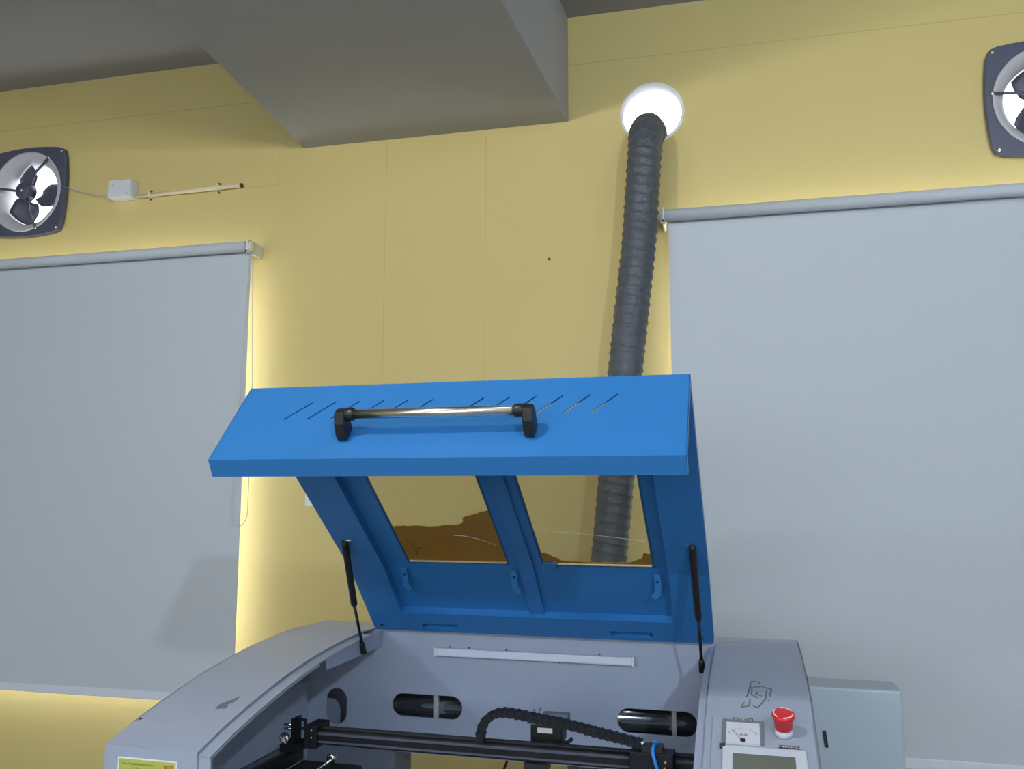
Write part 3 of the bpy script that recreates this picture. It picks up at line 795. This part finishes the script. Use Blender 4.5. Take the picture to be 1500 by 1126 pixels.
m_ = MB(); lbox(m_, W_, LX0, LX1, 0, W_[3], 0, TH)
lbox(m_, U, LX0, WX[0][0], 0, U[3], 0, TH); lbox(m_, U, WX[0][1], WX[1][0], WB, WT, 0, TH); lbox(m_, U, WX[1][1], LX1, 0, U[3], 0, TH)
lbox(m_, U, WX[0][0], WX[1][1], 0, WB, 0, TH); lbox(m_, U, WX[0][0], WX[1][1], WT, U[3], 0, TH)
lid = part(m_, 'lid', 'blue'); lid['label'] = 'blue lid, standing open'
# side cheeks
ck = [S0, S1, F_, G_, Q_, (1.680, .050), (1.668, .078), (1.800, .218), (1.83, .196), (2.345, -.197), (2.530, -.388)]
for xa in (LX0, LX1 - .002): part(MB().poly_prism(ck, xa, xa + .002), 'cheek', 'blue', lid)
# raised frame round the underside
R_ = .026
def ring_piece(t):
    return t
m_ = MB(); BW = .108
for (xa, xb) in ((LX0 + .002, LX0 + BW), (LX1 - .103, LX1 - .002)):
    prof = [S0, S1, (F_[0] + .012, F_[1] - .009)]
    iw, iu = inward(W_), inward(U); im = (iw + iu).normalized()
    inn = [Vector((0, *prof[0])) + iw * R_, Vector((0, *prof[1])) + im * R_ * 1.01, Vector((0, *prof[2])) + iu * R_]
    pts = [(p.y, p.z) for p in inn] + [(p[0], p[1]) for p in prof[::-1]]
    m_.quad_prism(pts, 3, xa, xb)
lbox(m_, W_, LX0 + BW, LX1 - .103, 0.0, .082, 0.0, R_)
fr = part(m_, 'inner_frame', 'blue', lid, bevel=.0012)
cs = []
for x0, x1 in ((-.905, -.795), (-.345, -.230)):
    cs.append(lbox(MB(), W_, x0, x1, .012, .036, .003, .06).build('cutter', 'blue', lid, origin=OR))
cut(fr, cs)
md = fr.modifiers.new('edge', 'BEVEL'); md.width = .0012; md.segments = 2; md.limit_method = 'ANGLE'; md.angle_limit = math.radians(35)
for x0, x1 in ((-.892, -.802), (-.330, -.238)):
    hg = part(lbox(MB(), W_, x0, x1, .006, .022, .006, .017), 'hinge_leaf', 'blue', lid)
    part(lbox(MB(), W_, (x0 + x1) / 2 - .005, x1 - .003, -.012, .001, .0, .012), 'hinge_barrel', 'black', lid)
for x in (-1.036, -.098):
    part(MB().lathe(W_[0] + W_[1] * .022 + inward(W_) * (R_ - .0005) + Vector((x, 0, 0)), inward(W_), [(.0055, 0), (.0055, .0009), (.003, .001)], 12), 'frame_hole', 'ink', lid)
# middle bar
m_ = MB(); 
for fr_, t0, t1 in ((U, 0, U[3] - .02), (W_, .08, W_[3] + .002)):
    lbox(m_, fr_, -.570, -.528, t0, t1, .002, .012)
part(m_, 'middle_bar', 'blue', lid, bevel=.002)
# front panel with slots
m_ = MB(); lbox(m_, FP, LX0, LX1, 0, FP[3], 0, TH, nrm=-inward(FP) if inward(FP).z > 0 else inward(FP))
fp = m_.build('front_panel', 'blue', lid, origin=OR)
outn = inward(FP) if inward(FP).z > 0 else -inward(FP)
cs = []
for k in [0, 1, 2, 3, 4, 5, 7, 8, 9, 10, 11, 12]:
    xb = -.936 + k * .0566
    s0 = (1.801 - 1.727) / (1.801 - 1.645) * FP[3]; s1 = (1.801 - 1.7635) / (1.801 - 1.645) * FP[3]
    a = FP[0] + FP[1] * s0 + Vector((xb, 0, 0)); b = FP[0] + FP[1] * s1 + Vector((xb + .0495, 0, 0))
    d = (b - a).normalized()
    cs.append(MB().obox((a + b) / 2, d, outn, d.cross(outn), (b - a).length / 2, .02, .0022).build('cutter', 'blue', lid, origin=OR))
cut(fp, cs)
m_ = MB(); LPf = frame_of(G_, Q_)
n_l = LPf[2] if LPf[2].y > 0 else -LPf[2]
lbox(m_, LPf, LX0, LX1, 0, LPf[3], 0, TH, nrm=n_l)
d2 = Vector((0, 1, .25)).normalized(); c = Vector(((LX0 + LX1) / 2, *Q_)) + d2 * .008
m_.obox(c, (1, 0, 0), d2, (0, -d2.z, d2.y), (LX1 - LX0) / 2, .008, .001)
part(m_, 'front_lip', 'blue', lid, bevel=.0012)
# clips near the window corners
def clip(x, t, skew):
    m_ = MB(); b0 = inward(W_)
    up_ = Vector((0, -.42, .91)); b0 = Vector((0, -.91, -.42))
    c = W_[0] + W_[1] * t + inward(W_) * .016 + Vector((x, 0, 0))
    m_.obox(c, (1, 0, 0), up_, b0, .0085, .026, .0012)
    dd = (Vector((skew, 0, 0)) - up_ * 1.0).normalized()
    m_.obox(c - up_ * .034 + Vector((skew * .006, 0, 0)), dd.cross(b0), dd, b0, .0085, .012, .0012)
    m_.obox(c + up_ * .020 - b0 * .008, (1, 0, 0), up_, b0, .008, .004, .008)
    q = part(m_, 'retaining_clip', 'blue', lid, bevel=.0005)
    m2_ = MB().lathe(c + up_ * .006 + b0 * .001, b0, [(.004, 0), (.004, .0008), (.002, .0009)], 12)
    part(m2_, 'screw_slot', 'ink', lid)
clip(-.909, .232, .6); clip(-.588, .232, .5); clip(-.199, .228, -1.0)
part(lbox(MB(), U, -.500, -.462, -.012, .016, .002, .010), 'corner_tab', 'blue', lid, bevel=.003)
# panes
for (x0, x1), nm in zip(WX, 'ab'):
    part(lbox(MB(), U, x0 - .006, x1 + .006, WB - .006, WT + .006, .0024, .0046), 'window_pane', 'acrylic', lid)
for (x0, x1) in WX:
    part(lbox(MB(), U, x0 + .001, x1 - .001, WB + .0002, WB + .0042, .0001, .0058), 'lit_pane_edge', 'conduit', lid)  # pale strip stands in for light caught along the pane's lower edge
# torn kraft paper left on the panes
def onU(x, t, h=.0052): return U[0] + U[1] * t + inward(U) * h + Vector((x, 0, 0))
def sheet(mb, pts, h0, h1):
    A = [mb.bm.verts.new(onU(x, t, h0)) for x, t in pts]; B = [mb.bm.verts.new(onU(x, t, h1)) for x, t in pts]
    mb.bm.faces.new(A); mb.bm.faces.new(B[::-1])
    for i in range(len(pts)):
        j = (i + 1) % len(pts); mb.bm.faces.new((A[i], A[j], B[j], B[i]))
def rag(pts, amp=.0022, n_=5):
    out_ = []
    for a, b in zip(pts, pts[1:]):
        for k in range(n_):
            t = k / n_; out_.append((a[0] + (b[0] - a[0]) * t + random.uniform(-amp, amp), a[1] + (b[1] - a[1]) * t + random.uniform(-amp, amp)))
    out_.append(pts[-1]); return out_
TORN = [(-.885, .166), (-.873, .170), (-.845, .169), (-.815, .173), (-.780, .168), (-.750, .170), (-.722, .178), (-.695, .178), (-.683, .184), (-.679, .203), (-.668, .213), (-.640, .224), (-.622, .234), (-.6015, .240)]
m_ = MB(); sheet(m_, [(-.601, .004), (-.885, .004)] + rag(TORN), .0006, .0022)
kp = part(m_, 'kraft_paper', 'kraft', lid); kp['label'] = 'torn brown paper left on the pane'
m_ = MB(); sheet(m_, [(-.209, .004), (-.498, .004)] + rag([(-.498, .060), (-.475, .045), (-.452, .022), (-.43, .016), (-.35, .015), (-.272, .015), (-.250, .026), (-.232, .040), (-.226, .062), (-.209, .058)]), .0006, .0022)
kp2 = part(m_, 'kraft_paper', 'kraft', lid); kp2['label'] = 'torn brown paper strip left on the pane'
m_ = MB()
m_.tube([onU(-.838 + .014 * math.cos(a), .085 + .016 * math.sin(a), .0062) for a in [2.4 + .3 * k for k in range(12)]], .0012, 5)
m_.tube([onU(-.862 + .016 * math.cos(a), .052 + .012 * math.sin(a), .0062) for a in [-1.2 + .35 * k for k in range(11)]], .0009, 5)
part(m_, 'scribble', 'ink_brown', kp)
m_ = MB()
m_.tube([onU(-.72 + .11 * t, .135 - .045 * t * t, .0062) for t in [k / 10 for k in range(11)]], .0008, 5)
m_.tube([onU(-.497 + .285 * t, .165 - .045 * t + .016 * t * (1 - t), .0062) for t in [k / 12 for k in range(13)]], .0006, 5)
part(m_, 'scratch', 'fan_ring', lid)
# handle: steel bar between two black brackets
def hp(x, s_, h): return Vector((x, 0, 0)) + FP[0] + FP[1] * s_ + outn * h
SB = .148
hn = part(MB().tube([hp(-.765, SB, .045), hp(-.375, SB, .045)], .0102, 24), 'handle', 'steel', lid)
hn['label'] = 'brushed steel bar handle with black brackets'
for x, sg in ((-.762, 1), (-.376, -1)):
    m_ = MB()
    # socket, arm, foot as one swept block
    m_.tube([hp(x + sg * .022, SB, .045), hp(x + sg * .002, SB, .045)], .0135, 20)
    pr = [(SB - .010, .056), (SB + .008, .0585), (SB + .024, .040), (SB + .034, .018), (SB + .033, .0022), (SB - .002, .0022), (SB - .006, .016), (SB - .013, .036)]
    A = [m_.bm.verts.new(hp(x + sg * .004, a, b)) for a, b in pr]; B = [m_.bm.verts.new(hp(x - sg * .018, a + .002, b * .98)) for a, b in pr]
    m_.bm.faces.new(A); m_.bm.faces.new(B[::-1])
    for i in range(len(pr)):
        j = (i + 1) % len(pr); m_.bm.faces.new((A[i], A[j], B[j], B[i]))
    br2 = part(m_, 'handle_bracket', 'black', lid, bevel=.003)

# gas struts
def strut(name, u_, m1, lo, xoff, lab):
    u_, m1, lo = Vector(u_), Vector(m1), Vector(lo)
    s_ = part(MB().tube([u_, u_ + (m1 - u_) * .06, m1 - (m1 - u_) * .03, m1], [.0075, .0095, .0095, .0075], 20), name, 'black')
    s_['label'] = lab
    part(MB().tube([m1, lo + (m1 - lo).normalized() * .02], .0042, 12), 'strut_rod', 'black_metal', s_)
    part(MB().tube([lo + (m1 - lo).normalized() * .028, lo + (m1 - lo).normalized() * .02, lo - (m1 - lo).normalized() * .008], [.005, .0075, .0085], 14), 'end_fitting', 'black', s_)
    part(MB().tube([u_ + Vector((xoff * .022, .0, .002)), u_], .0035, 10), 'pivot_pin', 'chrome', s_)
    m_ = MB(); c = u_ + Vector((xoff * .020, .012, .020))
    m_.obox(c, (1, 0, 0), U[1], inward(U), .0012, .026, .010)
    part(m_, 'pivot_bracket', 'steel', s_)
    part(MB().tube([lo, lo + Vector((-xoff * .010 if lo.x > -.5 else -xoff * .014, 0, 0))], .005, 10), 'lower_pin', 'black', s_)
strut('gas_strut', (-1.0300, 2.238, -.119), (-1.041, 2.335, -.304), (-1.040, 2.400, -.436), 1, 'left black gas strut')
strut('gas_strut', (-.0985, 2.238, -.115), (-.0935, 2.345, -.308), (-.0915, 2.405, -.440), -1, 'right black gas strut')
